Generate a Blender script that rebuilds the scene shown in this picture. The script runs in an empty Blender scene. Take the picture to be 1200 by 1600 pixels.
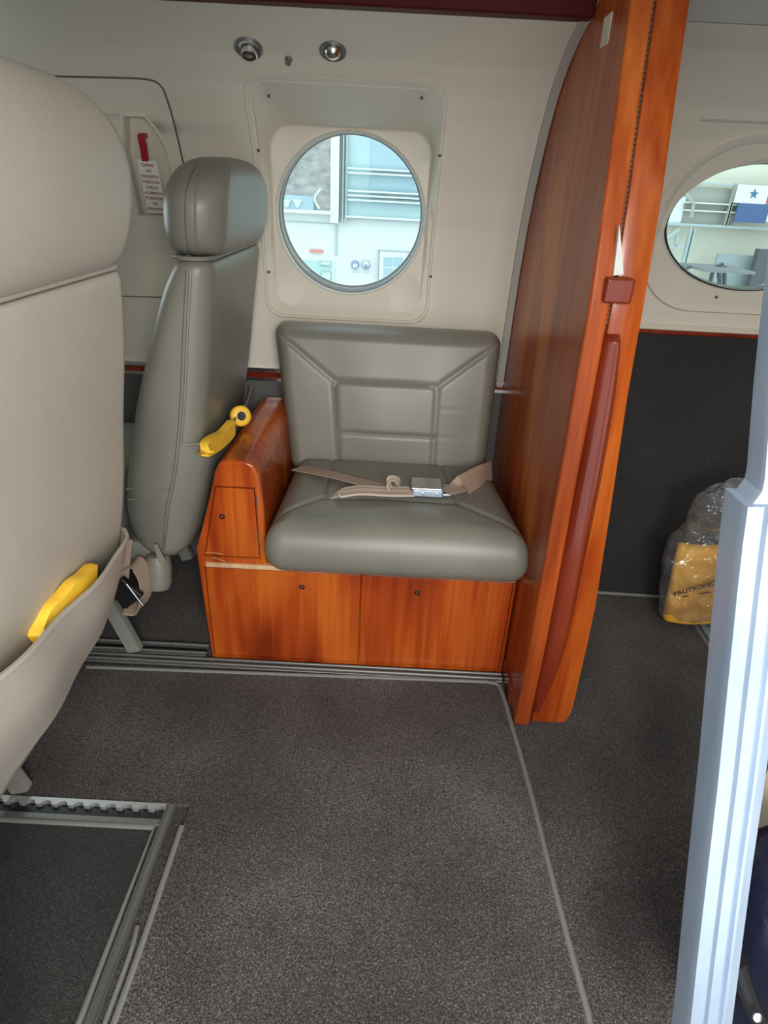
import bpy, bmesh, math, random
from mathutils import Vector, Matrix, noise as mnoise
random.seed(4)
S = bpy.context.scene
COL = S.collection
# ------------------------------------------------------------------ camera
F = 1000.0; PITCH = math.radians(27); ROLL = math.radians(3.0); EYE = .85
def ray(px, py):
    u = (px-600)/F; v = (py-800)/F
    c, s = math.cos(ROLL), math.sin(ROLL)
    u2 = c*u+s*v; v2 = -s*u+c*v
    return Vector((u2, math.cos(PITCH)-v2*math.sin(PITCH), -math.sin(PITCH)-v2*math.cos(PITCH)))
def at(px, py, x=None, y=None, z=None):
    """the point of a real plane of the cabin (x, y or z fixed) seen in this direction"""
    d = ray(px, py)
    t = x/d.x if x is not None else y/d.y if y is not None else (z-EYE)/d.z
    return Vector((0, 0, EYE))+d*t
cam = bpy.data.cameras.new('camera'); camo = bpy.data.objects.new('camera', cam); COL.objects.link(camo)
fw = ray(600, 800); rt = (ray(1600, 800)-fw).normalized(); up = (ray(600, -200)-fw).normalized(); fw.normalize()
camo.matrix_world = Matrix(((rt.x, up.x, -fw.x, 0), (rt.y, up.y, -fw.y, 0), (rt.z, up.z, -fw.z, EYE), (0, 0, 0, 1)))
cam.sensor_fit = 'HORIZONTAL'; cam.sensor_width = 36; cam.lens = 36*F/1200; cam.clip_start = .02
S.camera = camo
# ------------------------------------------------------------------ light
w = bpy.data.worlds.new('world'); S.world = w; w.use_nodes = True
bgn = w.node_tree.nodes['Background']; bgn.inputs[0].default_value = (.88, .95, 1, 1); bgn.inputs[1].default_value = 2.0
def area(name, loc, to, sx, sy, e, col):
    l = bpy.data.lights.new(name, 'AREA'); l.shape = 'RECTANGLE'; l.size = sx; l.size_y = sy; l.energy = e; l.color = col
    o = bpy.data.objects.new(name, l); COL.objects.link(o); o.location = loc
    o.rotation_euler = (Vector(to)-Vector(loc)).to_track_quat('-Z', 'Y').to_euler(); return o
area('doorway_daylight', (.22, -.75, 1.10), (.02, 1.2, .55), .45, .45, 27, (1, .95, .87))
area('cabin_window_daylight', (-.92, 1.36, .80), (-.30, 1.0, .62), .25, .25, 1.1, (.85, .97, 1))
S.view_settings.view_transform = 'Standard'; S.view_settings.look = 'None'
S.view_settings.exposure = -.08; S.view_settings.gamma = 1; S.view_settings.use_curve_mapping = False
# ------------------------------------------------------------------ materials
def mat(name, col, rough=.5, metal=0, coat=0, var=None, vscale=(6, 6, 6), bump=0, bscale=200, bdist=.001, spec=.5, det=4, sheen=0, pos=(.35, .65)):
    m = bpy.data.materials.new(name); m.use_nodes = True
    nt = m.node_tree; N = nt.nodes; L = nt.links; b = N['Principled BSDF']
    b.inputs['Base Color'].default_value = (*col, 1); b.inputs['Roughness'].default_value = rough
    b.inputs['Metallic'].default_value = metal; b.inputs['Coat Weight'].default_value = coat
    b.inputs['Coat Roughness'].default_value = .08; b.inputs['Specular IOR Level'].default_value = spec
    b.inputs['Sheen Weight'].default_value = sheen
    tc = N.new('ShaderNodeTexCoord')
    if var:
        mp = N.new('ShaderNodeMapping'); mp.inputs['Scale'].default_value = vscale
        n = N.new('ShaderNodeTexNoise'); n.inputs['Scale'].default_value = 1; n.inputs['Detail'].default_value = det
        r = N.new('ShaderNodeValToRGB'); r.color_ramp.elements[0].position = pos[0]; r.color_ramp.elements[1].position = pos[1]
        r.color_ramp.elements[0].color = (*col, 1); r.color_ramp.elements[1].color = (*var, 1)
        L.new(tc.outputs['Object'], mp.inputs[0]); L.new(mp.outputs[0], n.inputs[0]); L.new(n.outputs[0], r.inputs[0]); L.new(r.outputs[0], b.inputs['Base Color'])
    if bump:
        n2 = N.new('ShaderNodeTexNoise'); n2.inputs['Scale'].default_value = bscale; n2.inputs['Detail'].default_value = 3
        bp = N.new('ShaderNodeBump'); bp.inputs['Strength'].default_value = bump; bp.inputs['Distance'].default_value = bdist
        L.new(tc.outputs['Object'], n2.inputs[0]); L.new(n2.outputs[0], bp.inputs['Height']); L.new(bp.outputs[0], b.inputs['Normal'])
    return m
LINER = mat('liner', (.66, .62, .53), .5, bump=.12, bscale=900, bdist=.0006)
CEIL = mat('ceiling_liner', (.42, .41, .37), .6)
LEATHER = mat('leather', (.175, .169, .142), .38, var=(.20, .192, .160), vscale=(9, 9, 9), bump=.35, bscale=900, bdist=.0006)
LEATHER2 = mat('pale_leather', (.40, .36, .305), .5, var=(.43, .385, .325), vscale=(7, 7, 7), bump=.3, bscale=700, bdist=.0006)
SIDEW = mat('sidewall', (.09, .09, .09), .5, bump=.2, bscale=500)
FRAMEP = mat('seat_frame', (.25, .25, .22), .45)
CHROME = mat('chrome', (.75, .75, .75), .18, 1)
ALU = mat('alu', (.31, .39, .50), .34, .3, var=(.38, .46, .57), vscale=(40, 40, 9), bump=.15, bscale=60)
DULL = mat('dull_alu', (.21, .21, .20), .42, .6, bump=.2, bscale=90)
BLACK = mat('black', (.012, .012, .014), .4)
SEAM = mat('seam', (.09, .085, .075), .7)
CORD = mat('cord', (.20, .20, .185), .7, bump=.4, bscale=700)
YEL = mat('yellow', (.85, .48, .02), .5, var=(.92, .60, .06), vscale=(25, 25, 25), bump=.3, bscale=60, bdist=.003)
TAN = mat('webbing', (.40, .29, .22), .7, bump=.5, bscale=900)
TAN2 = mat('webbing_light', (.60, .50, .42), .7)
RED = mat('red', (.35, .01, .03), .4)
WHITE = mat('white_plastic', (.75, .75, .72), .5)
REDINK = mat('red_ink', (.32, .03, .03), .6)
CREAM = mat('cream', (.72, .66, .5), .6)
def wood(name, dark, mid, light, rough=.25, sc=1):
    m = bpy.data.materials.new(name); m.use_nodes = True
    nt = m.node_tree; N = nt.nodes; L = nt.links; b = N['Principled BSDF']
    tc = N.new('ShaderNodeTexCoord')
    def nz(scale, det, dist=0):
        mp = N.new('ShaderNodeMapping'); mp.inputs['Scale'].default_value = scale
        n = N.new('ShaderNodeTexNoise'); n.inputs['Scale'].default_value = 1; n.inputs['Detail'].default_value = det; n.inputs['Distortion'].default_value = dist
        L.new(tc.outputs['Object'], mp.inputs[0]); L.new(mp.outputs[0], n.inputs[0]); return n
    a = nz((90*sc, 90*sc, 4*sc), 5, .3); c = nz((7*sc, 7*sc, 2*sc), 2, .6)
    mx = N.new('ShaderNodeMath'); mx.operation = 'MULTIPLY_ADD'; mx.inputs[1].default_value = .30
    L.new(a.outputs[0], mx.inputs[0])
    m2 = N.new('ShaderNodeMath'); m2.operation = 'MULTIPLY'; m2.inputs[1].default_value = .70
    L.new(c.outputs[0], m2.inputs[0]); L.new(m2.outputs[0], mx.inputs[2])
    r = N.new('ShaderNodeValToRGB'); e = r.color_ramp.elements
    e[0].position = .37; e[0].color = (*dark, 1); e[1].position = .62; e[1].color = (*light, 1)
    k = e.new(.5); k.color = (*mid, 1)
    L.new(mx.outputs[0], r.inputs[0]); L.new(r.outputs[0], b.inputs['Base Color'])
    b.inputs['Roughness'].default_value = rough; b.inputs['Coat Weight'].default_value = .22; b.inputs['Coat Roughness'].default_value = .12; b.inputs['Specular IOR Level'].default_value = .35
    return m
WOOD = wood('mahogany', (.19, .022, .004), (.36, .054, .007), (.52, .115, .014))
WOOD_P = wood('mahogany_panel', (.26, .045, .010), (.44, .085, .016), (.60, .16, .032))
WOOD_P.node_tree.nodes['Principled BSDF'].inputs['Coat Weight'].default_value = 0
WOOD_P.node_tree.nodes['Principled BSDF'].inputs['Specular IOR Level'].default_value = .18
WOOD_R = wood('mahogany_red', (.12, .014, .006), (.19, .024, .009), (.25, .04, .014), .2)
WOOD_L = wood('maple_edge', (.42, .24, .12), (.55, .34, .18), (.68, .46, .27), .4)
def carpet(name, c0, c1, bs=1.0):
    m = bpy.data.materials.new(name); m.use_nodes = True
    nt = m.node_tree; N = nt.nodes; L = nt.links; b = N['Principled BSDF']
    tc = N.new('ShaderNodeTexCoord')
    n = N.new('ShaderNodeTexNoise'); n.inputs['Scale'].default_value = 430; n.inputs['Detail'].default_value = 3; n.inputs['Roughness'].default_value = .7
    n2 = N.new('ShaderNodeTexNoise'); n2.inputs['Scale'].default_value = 5; n2.inputs['Detail'].default_value = 2
    mo = N.new('ShaderNodeMapping'); mo.inputs['Location'].default_value = (.137, .211, .3177); mo.inputs['Rotation'].default_value = (.31, .17, .4)
    L.new(tc.outputs['Object'], mo.inputs[0]); L.new(mo.outputs[0], n.inputs[0]); L.new(mo.outputs[0], n2.inputs[0])
    ad = N.new('ShaderNodeMath'); ad.operation = 'MULTIPLY_ADD'; ad.inputs[1].default_value = .25; L.new(n2.outputs[0], ad.inputs[0]); L.new(n.outputs[0], ad.inputs[2])
    r = N.new('ShaderNodeValToRGB'); r.color_ramp.elements[0].position = .5; r.color_ramp.elements[1].position = .8
    r.color_ramp.elements[0].color = (*c0, 1); r.color_ramp.elements[1].color = (*[q*1.5 for q in c1], 1)
    k = r.color_ramp.elements.new(.66); k.color = (*[q*.42 for q in c1], 1); r.color_ramp.elements[2].position = .82
    L.new(ad.outputs[0], r.inputs[0]); L.new(r.outputs[0], b.inputs['Base Color'])
    bp = N.new('ShaderNodeBump'); bp.inputs['Strength'].default_value = .8*bs; bp.inputs['Distance'].default_value = .005
    L.new(n.outputs[0], bp.inputs['Height']); L.new(bp.outputs[0], b.inputs['Normal'])
    b.inputs['Roughness'].default_value = .62; b.inputs['Specular IOR Level'].default_value = .35; b.inputs['Sheen Weight'].default_value = .15
    return m
CARPET = carpet('carpet', (.012, .0095, .009), (.19, .165, .157))
CARPETW = carpet('wall_carpet', (.009, .009, .009), (.032, .030, .029), .5)
CARPETD = carpet('dark_carpet', (.010, .010, .010), (.058, .055, .052), .7)
def glassy(name, tint, dif=0.0, gl=.12, tr=1.0, bump=0):
    m = bpy.data.materials.new(name); m.use_nodes = True
    nt = m.node_tree; N = nt.nodes; L = nt.links
    for n in list(N): N.remove(n)
    out = N.new('ShaderNodeOutputMaterial'); t = N.new('ShaderNodeBsdfTransparent'); t.inputs[0].default_value = (*tint, 1)
    g = N.new('ShaderNodeBsdfGlossy'); g.inputs['Roughness'].default_value = .06
    fr = N.new('ShaderNodeLayerWeight'); fr.inputs[0].default_value = gl
    a = N.new('ShaderNodeMixShader'); L.new(fr.outputs['Facing' if bump else 'Fresnel'], a.inputs[0]); L.new(t.outputs[0], a.inputs[1]); L.new(g.outputs[0], a.inputs[2])
    last = a
    if dif:
        d = N.new('ShaderNodeBsdfDiffuse'); d.inputs[0].default_value = (.8, .8, .82, 1)
        c = N.new('ShaderNodeMixShader'); c.inputs[0].default_value = dif; L.new(a.outputs[0], c.inputs[1]); L.new(d.outputs[0], c.inputs[2]); last = c
    if bump:
        tc = N.new('ShaderNodeTexCoord'); n2 = N.new('ShaderNodeTexNoise'); n2.inputs['Scale'].default_value = 35; n2.inputs['Distortion'].default_value = 1.5
        bp = N.new('ShaderNodeBump'); bp.inputs['Strength'].default_value = bump; bp.inputs['Distance'].default_value = .02
        L.new(tc.outputs['Object'], n2.inputs[0]); L.new(n2.outputs[0], bp.inputs['Height']); L.new(bp.outputs[0], g.inputs['Normal'])
    L.new(last.outputs[0], out.inputs[0]); return m
GLASS = glassy('window_acrylic', (.92, 1, 1), 0, .05)
PLASTIC = glassy('clear_plastic', (.95, .95, .96), .06, .35, bump=.6)
# ------------------------------------------------------------------ object helpers
OFF = {}
def link(name, me, m, parent=None, smooth=30):
    for mm in (m if isinstance(m, (list, tuple)) else [m]): me.materials.append(mm)
    for p in me.polygons: p.use_smooth = True
    me.set_sharp_from_angle(angle=math.radians(smooth))
    o = bpy.data.objects.new(name, me); COL.objects.link(o); OFF[o.name] = Vector((0, 0, 0))
    if parent is not None: o.parent = parent; o.location = -OFF[parent.name]
    if smooth <= 35:
        w_ = o.modifiers.new('weighted', 'WEIGHTED_NORMAL'); w_.keep_sharp = True; w_.weight = 80
    return o
def obj(name, bm, m, parent=None, smooth=30):
    bmesh.ops.recalc_face_normals(bm, faces=bm.faces)
    me = bpy.data.meshes.new(name); bm.to_mesh(me); bm.free(); return link(name, me, m, parent, smooth)
def tag(o, label, cat, group=None, kind=None):
    o['label'] = label; o['category'] = cat
    if group: o['group'] = group
    if kind: o['kind'] = kind
    return o
def struct(o): o['kind'] = 'structure'; return o
def thing(name, loc, label, cat, group=None):
    o = bpy.data.objects.new(name, None); o.empty_display_size = .05; COL.objects.link(o); o.location = loc; OFF[o.name] = Vector(loc)
    return tag(o, label, cat, group)
def B(): return bmesh.new()
def bev(bm, geom_faces, r, seg=3):
    if r <= 0: return
    es = list({e for f in geom_faces for e in f.edges if len(e.link_faces) == 2 and e.calc_face_angle(0) > .35})
    bmesh.ops.bevel(bm, geom=es, offset=r, segments=seg, profile=.5, affect='EDGES', clamp_overlap=True)
def box(bm, x0, x1, y0, y1, z0, z1, r=0, seg=3):
    vs = [bm.verts.new((x, y, z)) for x in (x0, x1) for y in (y0, y1) for z in (z0, z1)]
    fs = [bm.faces.new([vs[i] for i in q]) for q in ((0, 1, 3, 2), (4, 6, 7, 5), (0, 4, 5, 1), (2, 3, 7, 6), (0, 2, 6, 4), (1, 5, 7, 3))]
    bmesh.ops.recalc_face_normals(bm, faces=fs); bev(bm, fs, r, seg); return bm
def prism(bm, poly, axis, a, b, r=0, seg=3):
    """poly of two coords in the plane across the axis, extruded from a to b"""
    def P(p, t):
        return {'x': (t, p[0], p[1]), 'y': (p[0], t, p[1]), 'z': (p[0], p[1], t)}[axis]
    A = [bm.verts.new(P(p, a)) for p in poly]; C = [bm.verts.new(P(p, b)) for p in poly]; n = len(poly)
    fs = [bm.faces.new(A), bm.faces.new(C[::-1])]+[bm.faces.new((A[i], C[i], C[(i+1) % n], A[(i+1) % n])) for i in range(n)]
    bmesh.ops.recalc_face_normals(bm, faces=fs); bev(bm, fs, r, seg); return bm
def loft(bm, rings, cap=True, closed=True):
    R = [[bm.verts.new(p) for p in r] for r in rings]; n = len(rings[0])
    for i in range(len(R)-1):
        for j in range(n if closed else n-1):
            k = (j+1) % n; bm.faces.new((R[i][j], R[i][k], R[i+1][k], R[i+1][j]))
    if cap: bm.faces.new(R[0][::-1]); bm.faces.new(R[-1])
    return bm
def smooth_path(pts, n=8):
    pts = [Vector(p) for p in pts]; out = []
    for i in range(len(pts)-1):
        p0 = pts[max(i-1, 0)]; p1 = pts[i]; p2 = pts[i+1]; p3 = pts[min(i+2, len(pts)-1)]
        for k in range(n):
            t = k/n
            out.append(.5*((2*p1)+(p2-p0)*t+(2*p0-5*p1+4*p2-p3)*t*t+(3*p1-p0-3*p2+p3)*t**3))
    return out+[pts[-1]]
def tube(bm, pts, r, n=10, closed=False, flat=None):
    pts = [Vector(p) for p in pts]; rings = []; prev = Vector((.13, .2, .97))
    for i, p in enumerate(pts):
        d = (pts[(i+1) % len(pts)]-pts[i-1]) if closed else (pts[min(i+1, len(pts)-1)]-pts[max(i-1, 0)])
        d.normalize(); a = d.cross(prev)
        if a.length < 1e-4: a = d.cross(Vector((1, 0, 0)))
        a.normalize(); b = a.cross(d).normalized(); prev = b
        rr = r[i] if isinstance(r, (list, tuple)) else r
        rings.append([p+a*math.cos(q*2*math.pi/n)*rr+b*math.sin(q*2*math.pi/n)*rr for q in range(n)])
    if closed: rings.append(rings[0])
    return loft(bm, rings, not closed)
def ribbon(bm, pts, side, wd, th):
    """flat webbing: pts centre line, side one vector or a list of width directions"""
    rings = []
    for i, p in enumerate(pts):
        p = Vector(p); d = (Vector(pts[min(i+1, len(pts)-1)])-Vector(pts[max(i-1, 0)])).normalized()
        s = Vector(side[i] if isinstance(side, list) else side); s = (s-d*s.dot(d)).normalized(); nn = d.cross(s).normalized()
        W_ = wd[i] if isinstance(wd, list) else wd
        rings.append([p+s*W_/2*q[0]+nn*th/2*q[1] for q in ((-1, 0), (-.94, 1), (-.5, 1), (0, 1), (.5, 1), (.94, 1), (1, 0), (.94, -1), (0, -1), (-.94, -1))])
    return loft(bm, rings)
def rrect(cx, cz, hx, hz, r, n=10, taper=0):
    """rounded rectangle outline, counter-clockwise from the lower right corner; taper narrows it downwards"""
    out = []
    for qx, qz, a0 in ((1, -1, -90), (1, 1, 0), (-1, 1, 90), (-1, -1, 180)):
        for k in range(n+1):
            a = math.radians(a0+90*k/n); x = qx*(hx-r)+r*math.cos(a); z = qz*(hz-r)+r*math.sin(a)
            out.append((cx+x*(1+taper*z/hz), cz+z))
    return out
def lathe(bm, prof, c, axis, n=28):
    """prof = (radius, height along axis)"""
    axis = Vector(axis).normalized(); a = axis.orthogonal().normalized(); b = axis.cross(a); c = Vector(c)
    return loft(bm, [[c+axis*h+(a*math.cos(q*2*math.pi/n)+b*math.sin(q*2*math.pi/n))*max(r, 1e-4) for q in range(n)] for r, h in prof])
def cut(o, cutter):
    """subtract a bmesh solid from an object for good; nothing of the cutter stays"""
    bmesh.ops.recalc_face_normals(cutter, faces=cutter.faces)
    me = bpy.data.meshes.new('t'); cutter.to_mesh(me); cutter.free(); c = bpy.data.objects.new('t', me); COL.objects.link(c)
    md = o.modifiers.new('b', 'BOOLEAN'); md.operation = 'DIFFERENCE'; md.object = c; md.solver = 'EXACT'
    bpy.context.view_layer.update()
    dg = bpy.context.evaluated_depsgraph_get(); nm = bpy.data.meshes.new_from_object(o.evaluated_get(dg))
    o.modifiers.clear(); o.data = nm; bpy.data.objects.remove(c)
    for p in nm.polygons: p.use_smooth = True
    nm.set_sharp_from_angle(angle=math.radians(25)); return o
def text(name, s, size, m, parent, origin, xdir, ydir, depth=.0004, align='CENTER'):
    cu = bpy.data.curves.new('t', 'FONT'); cu.body = s; cu.size = size; cu.extrude = depth; cu.align_x = align; cu.align_y = 'CENTER'; cu.offset = size*.012
    o = bpy.data.objects.new('t', cu); COL.objects.link(o); bpy.context.view_layer.update()
    me = bpy.data.meshes.new_from_object(o.evaluated_get(bpy.context.evaluated_depsgraph_get())); bpy.data.objects.remove(o)
    X = Vector(xdir).normalized(); Y = Vector(ydir); Y = (Y-X*Y.dot(X)).normalized(); Z = X.cross(Y)
    for v in me.vertices: v.co = Vector(origin)+X*v.co.x+Y*v.co.y+Z*v.co.z
    me.materials.clear(); return link(name, me, m, parent)
def pad(bm, T, hx, hy, r, tf, tb, R, grooves=(), n=90, m=90, dome=0.0, lumps=0.0):
    """upholstered cushion: rounded outline hx by hy, rolled edge R; T maps (a, b, c) in metres to the world"""
    def sd(a, b):
        qx = abs(a)-hx+r; qy = abs(b)-hy+r
        return math.hypot(max(qx, 0), max(qy, 0))+min(max(qx, qy), 0)-r
    def seg(px, py, A, Bq):
        ax, ay = A; bx, by = Bq; dx, dy = bx-ax, by-ay; t = max(0, min(1, ((px-ax)*dx+(py-ay)*dy)/(dx*dx+dy*dy+1e-9)))
        return math.hypot(px-ax-dx*t, py-ay-dy*t)
    def sm(i, n): t = i/n*2-1; return math.sin(t*math.pi/2)*.55+t*.45
    F_ = []; K_ = []
    for i in range(n+1):
        rf = []; rk = []
        for j in range(m+1):
            a = sm(i, n)*hx; b = sm(j, m)*hy; d = sd(a, b)
            if abs(a) > hx-r and abs(b) > hy-r:
                cx = math.copysign(hx-r, a); cy = math.copysign(hy-r, b); l = math.hypot(a-cx, b-cy)
                # squeeze the square corner into the round one
                mx = max(abs(a-cx), abs(b-cy)); k = mx/l if l > 1e-9 else 1
                a = cx+(a-cx)*k; b = cy+(b-cy)*k; d = sd(a, b)
            e = max(0, -d)
            t = min(1, e/R); f = math.sqrt(max(0, 1-(1-t)**2)); g = 0
            for pl, wd, dp in grooves:
                dm = min(seg(a, b, pl[q], pl[q+1]) for q in range(len(pl)-1)); g += dp*math.exp(-(dm/wd)**2)
            g += -lumps*mnoise.noise(Vector((a*9, b*9, hx*7)))
            dm = dome*(1-(a/hx)**2)*(1-(b/hy)**2)
            rf.append(bm.verts.new(T(a, b, tf*f+dm*f-g*min(1, t*1.3)))); rk.append(rf[-1] if (i in (0, n) or j in (0, m)) else bm.verts.new(T(a, b, -tb*f)))
        F_.append(rf); K_.append(rk)
    for i in range(n):
        for j in range(m):
            for G, fl in ((F_, 1), (K_, 0)):
                q = [G[i][j], G[i+1][j], G[i+1][j+1], G[i][j+1]]
                try: bm.faces.new(q if fl else q[::-1])
                except ValueError: pass
    return bm
# ================================================================== the cabin shell
PROF = [(0, 1.375), (.15, 1.40), (.3, 1.412), (.47, 1.415), (.61, 1.404), (.7, 1.394), (.78, 1.378), (.85, 1.353), (.90, 1.327), (.95, 1.296), (.995, 1.258), (1.03, 1.212), (1.056, 1.16), (1.071, 1.10)]
def wy(z):
    for (z0, y0), (z1, y1) in zip(PROF, PROF[1:]):
        if z <= z1: return y0+(y1-y0)*(z-z0)/(z1-z0)
    return PROF[-1][1]
def prof_pts(z0, z1, off=0, n=60):
    return [(wy(z0+(z1-z0)*i/n)+off, z0+(z1-z0)*i/n) for i in range(n+1)]
def shell(z0, z1, x0, x1, th=.06, off=0, n=60):
    """slab that follows the curved sidewall"""
    a = prof_pts(z0, z1, off, n); b = prof_pts(z0, z1, off+th, n)[::-1]
    return prism(B(), a+b, 'x', x0, x1)
floor = struct(obj('floor', box(B(), -1.7, 1.6, .02, 1.40, -.06, 0), CARPET))
wall = struct(obj('wall_back', shell(.462, 1.0705, -1.7, .2525), LINER, None, 25))
low = obj('lower_sidewall', shell(0, .447, -1.7, .2525, .05, .003), SIDEW, wall)
st = obj('chrome_strip', shell(.447, .4535, -1.7, .2525, .03, -.005, 4), CHROME, wall)
obj('wood_strip', shell(.4535, .4665, -1.7, .2525, .03, -.004, 4), WOOD_R, wall)
obj('chrome_strip', shell(.4665, .4755, -1.7, .2525, .03, -.006, 4), CHROME, wall)
# grey edge trim of the sidewall along the divider
obj('edge_trim', shell(.462, 1.068, .236, .2495, .03, -.010), CEIL, wall)
# ceiling above the crown strip, arched from side to side
arc = [(1.10, 1.071), (1.03, 1.13), (.95, 1.19), (.82, 1.24), (.68, 1.25), (.54, 1.24), (.40, 1.20), (.30, 1.15)]
struct(obj('ceiling', prism(B(), arc+[(.28, 1.17), (.38, 1.24), (.54, 1.28), (.68, 1.29), (.83, 1.28), (.97, 1.23), (1.06, 1.16), (1.13, 1.10), (1.15, 1.071)], 'x', -1.7, 1.6), CEIL))
struct(obj('trim_1', prism(B(), [(1.088, 1.066), (1.118, 1.066), (1.10, 1.092), (1.075, 1.092)], 'x', -1.7, .25, .003), mat('crown_red', (.07, .006, .004), .5, spec=.15)))
struct(obj('wall_left', box(B(), -1.76, -1.70, .1, 1.45, 0, 1.3), LINER))
struct(obj('wall_right', box(B(), 1.6, 1.66, .1, 1.45, 0, 1.3), LINER))
wfr = box(B(), -1.7, -.27, .06, .11, 0, 1.2); box(wfr, -.27, 1.6, .06, .11, 1.00, 1.2); box(wfr, .60, 1.6, .06, .11, 0, 1.00)
struct(obj('wall_front', wfr, LINER))
# ---- sidewall in the baggage area
aft = struct(obj('wall_aft', shell(.615, 1.0705, .36, 1.6), LINER, None, 25))
obj('carpet_lining', prism(B(), [(1.295, .001), (1.335, .12), (1.37, .3), (1.392, .45), (1.395, .597), (1.47, .597), (1.47, .001)], 'x', .33, 1.6), CARPETW, aft)
obj('wood_ledge', prism(B(), [(1.386, .598), (1.386, .607), (1.47, .607), (1.47, .598)], 'x', .36, 1.6, .003), WOOD_R, aft)
obj('ledge_liner', prism(B(), [(1.392, .607), (1.400, .616), (1.47, .616), (1.47, .607)], 'x', .36, 1.6), LINER, aft)
# ---- main window with its moulded shroud
CX, CZ, CR = -.0965, .791, .1455
wf = B(); prism(wf, rrect(-.0985, .797, .163, .196, .03), 'y', 1.0, 1.6); cut(wall, wf)
win = struct(obj('window_1', B(), GLASS)); bpy.data.objects.remove(win)
N_ = 96
def ring_angle(poly, cx, cz, yf):
    """resample a closed outline by angle around a centre"""
    out = []; P = [Vector((a-cx, b-cz)) for a, b in poly]; n = len(P)
    for k in range(N_):
        an = 2*math.pi*k/N_; d = Vector((math.cos(an), math.sin(an))); best = None
        for i in range(n):
            A = P[i]; C = P[(i+1) % n]; e = C-A; den = d.x*e.y-d.y*e.x
            if abs(den) < 1e-12: continue
            t = (A.x*e.y-A.y*e.x)/den; s = (A.x*d.y-A.y*d.x)/den
            if t > 0 and -1e-6 <= s <= 1+1e-6 and (best is None or t > best): best = t
        p = d*best; x = cx+p.x; z = cz+p.y; out.append((x, yf(x, z), z))
    return out
def shroud(cx, cz, cr, outer, inner, plane, tilt=0):
    R = []
    for k, o_ in ((1, .012), (1, -.003), (.993, -.0065), (.972, -.0065), (.962, -.002)):
        c0 = sum(p[0] for p in outer)/len(outer); c1 = sum(p[1] for p in outer)/len(outer)
        R.append(ring_angle([(c0+(p[0]-c0)*k, c1+(p[1]-c1)*k) for p in outer], cx, cz, lambda x, z: wy(z)+o_))
    for k, dy in ((1.03, -.02), (1.012, -.004), (1.0, 0), (.985, .002)):
        c0 = sum(p[0] for p in inner)/len(inner); c1 = sum(p[1] for p in inner)/len(inner)
        R.append(ring_angle([(c0+(p[0]-c0)*k, c1+(p[1]-c1)*k) for p in inner], cx, cz, lambda x, z: min(plane(z)+dy, plane(z)+.004) if dy >= 0 else min(plane(z), max(wy(z)-.002, plane(z)+dy))))
    def circ(r, dy): return [(cx+r*math.cos(2*math.pi*k/N_), plane(cz+r*math.sin(2*math.pi*k/N_))+dy, cz+r*math.sin(2*math.pi*k/N_)) for k in range(N_)]
    R += [circ(cr+.004, .002), circ(cr+.0025, -.001), circ(cr, .0015), circ(cr-.001, .012)]
    return loft(B(), R, False)
pl1 = lambda z: 1.402-.02*(z-.6)/.35
win = struct(obj('window_1', shroud(CX, CZ, CR, rrect(-.101, .797, .172, .208, .034, taper=-.0), rrect(-.0985, .778, .152, .1635, .04), pl1), LINER, None, 40))
def ringmesh(cx, cz, prof, yc, tilt, ex=1):
    """rings of (radius, dy, dz); tilt pushes the lower side outwards"""
    return loft(B(), [[(cx+ex*r*math.cos(a), yc+dy-tilt*r*math.sin(a), cz+dz+r*math.sin(a)) for a in [2*math.pi*k/N_ for k in range(N_)]] for r, dy, dz in prof], False)
obj('dark_gap', ringmesh(CX, CZ, [(CR-.0005, .008, 0), (CR-.0015, .022, .001)], 1.392, .04), BLACK, win)
obj('window_frame', ringmesh(CX, CZ, [(.145, .02, 0), (.1445, .017, .001), (.142, .022, .002), (.1415, .034, .0025), (.139, .036, .003)], 1.395, .12), mat('ring_grey', (.34, .37, .37), .35, .3), win)
obj('pane', lathe(B(), [(.1395, 0), (.1395, .004)], (CX, 1.432, CZ+.003), (0, 1, .12), 64), GLASS, win)
for px, py in ((420, 150), (659, 153), (404, 235), (687, 243), (420, 425), (673, 432)):
    p = at(px, py, y=1.30); z = p.z
    for _ in range(6): p = at(px, py, y=wy(p.z)-.007)
    obj('screw', lathe(B(), [(.0028, 0), (.0028, .002), (.001, .003)], (p.x, p.y+.0005, p.z), (0, -1, -.15), 10), SEAM, win)
# ---- window in the baggage area
c2x, c2z, c2r, EX = .701, .809, .114, 1.58
wf = B(); prism(wf, [(c2x+(c2r+.006)*EX*math.cos(a*math.pi/32), c2z+(c2r+.006)*math.sin(a*math.pi/32)) for a in range(64)], 'y', 1.0, 1.6); cut(aft, wf)
out2 = rrect(c2x+.012, c2z-.006, .228, .158, .13, 16)
def sh2():
    R = []
    c0, c1 = c2x+.012, c2z-.006
    for k, o_ in ((1, .01), (1, -.002), (.985, -.006), (.95, -.006), (.9, 0)):
        R.append(ring_angle([(c0+(p[0]-c0)*k, c1+(p[1]-c1)*k) for p in out2], c2x, c2z, lambda x, z: wy(z)+o_))
    def circ(r, y0): return [(c2x+EX*r*math.cos(2*math.pi*k/N_), (wy(c2z+r*math.sin(2*math.pi*k/N_))*.35+1.385*.65)+y0, c2z+r*math.sin(2*math.pi*k/N_)) for k in range(N_)]
    R += [circ(c2r+.006, 0), circ(c2r, .002), circ(c2r-.002, .02)]
    return loft(B(), R, False)
w2 = struct(obj('window_2', sh2(), LINER, None, 40))
obj('window_frame', ringmesh(c2x, c2z, [(c2r+.001, -.004, 0), (c2r-.001, -.006, 0), (c2r-.003, .0, 0), (c2r-.004, .02, .001)], 1.386, -.06, EX), BLACK, w2)
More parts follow.
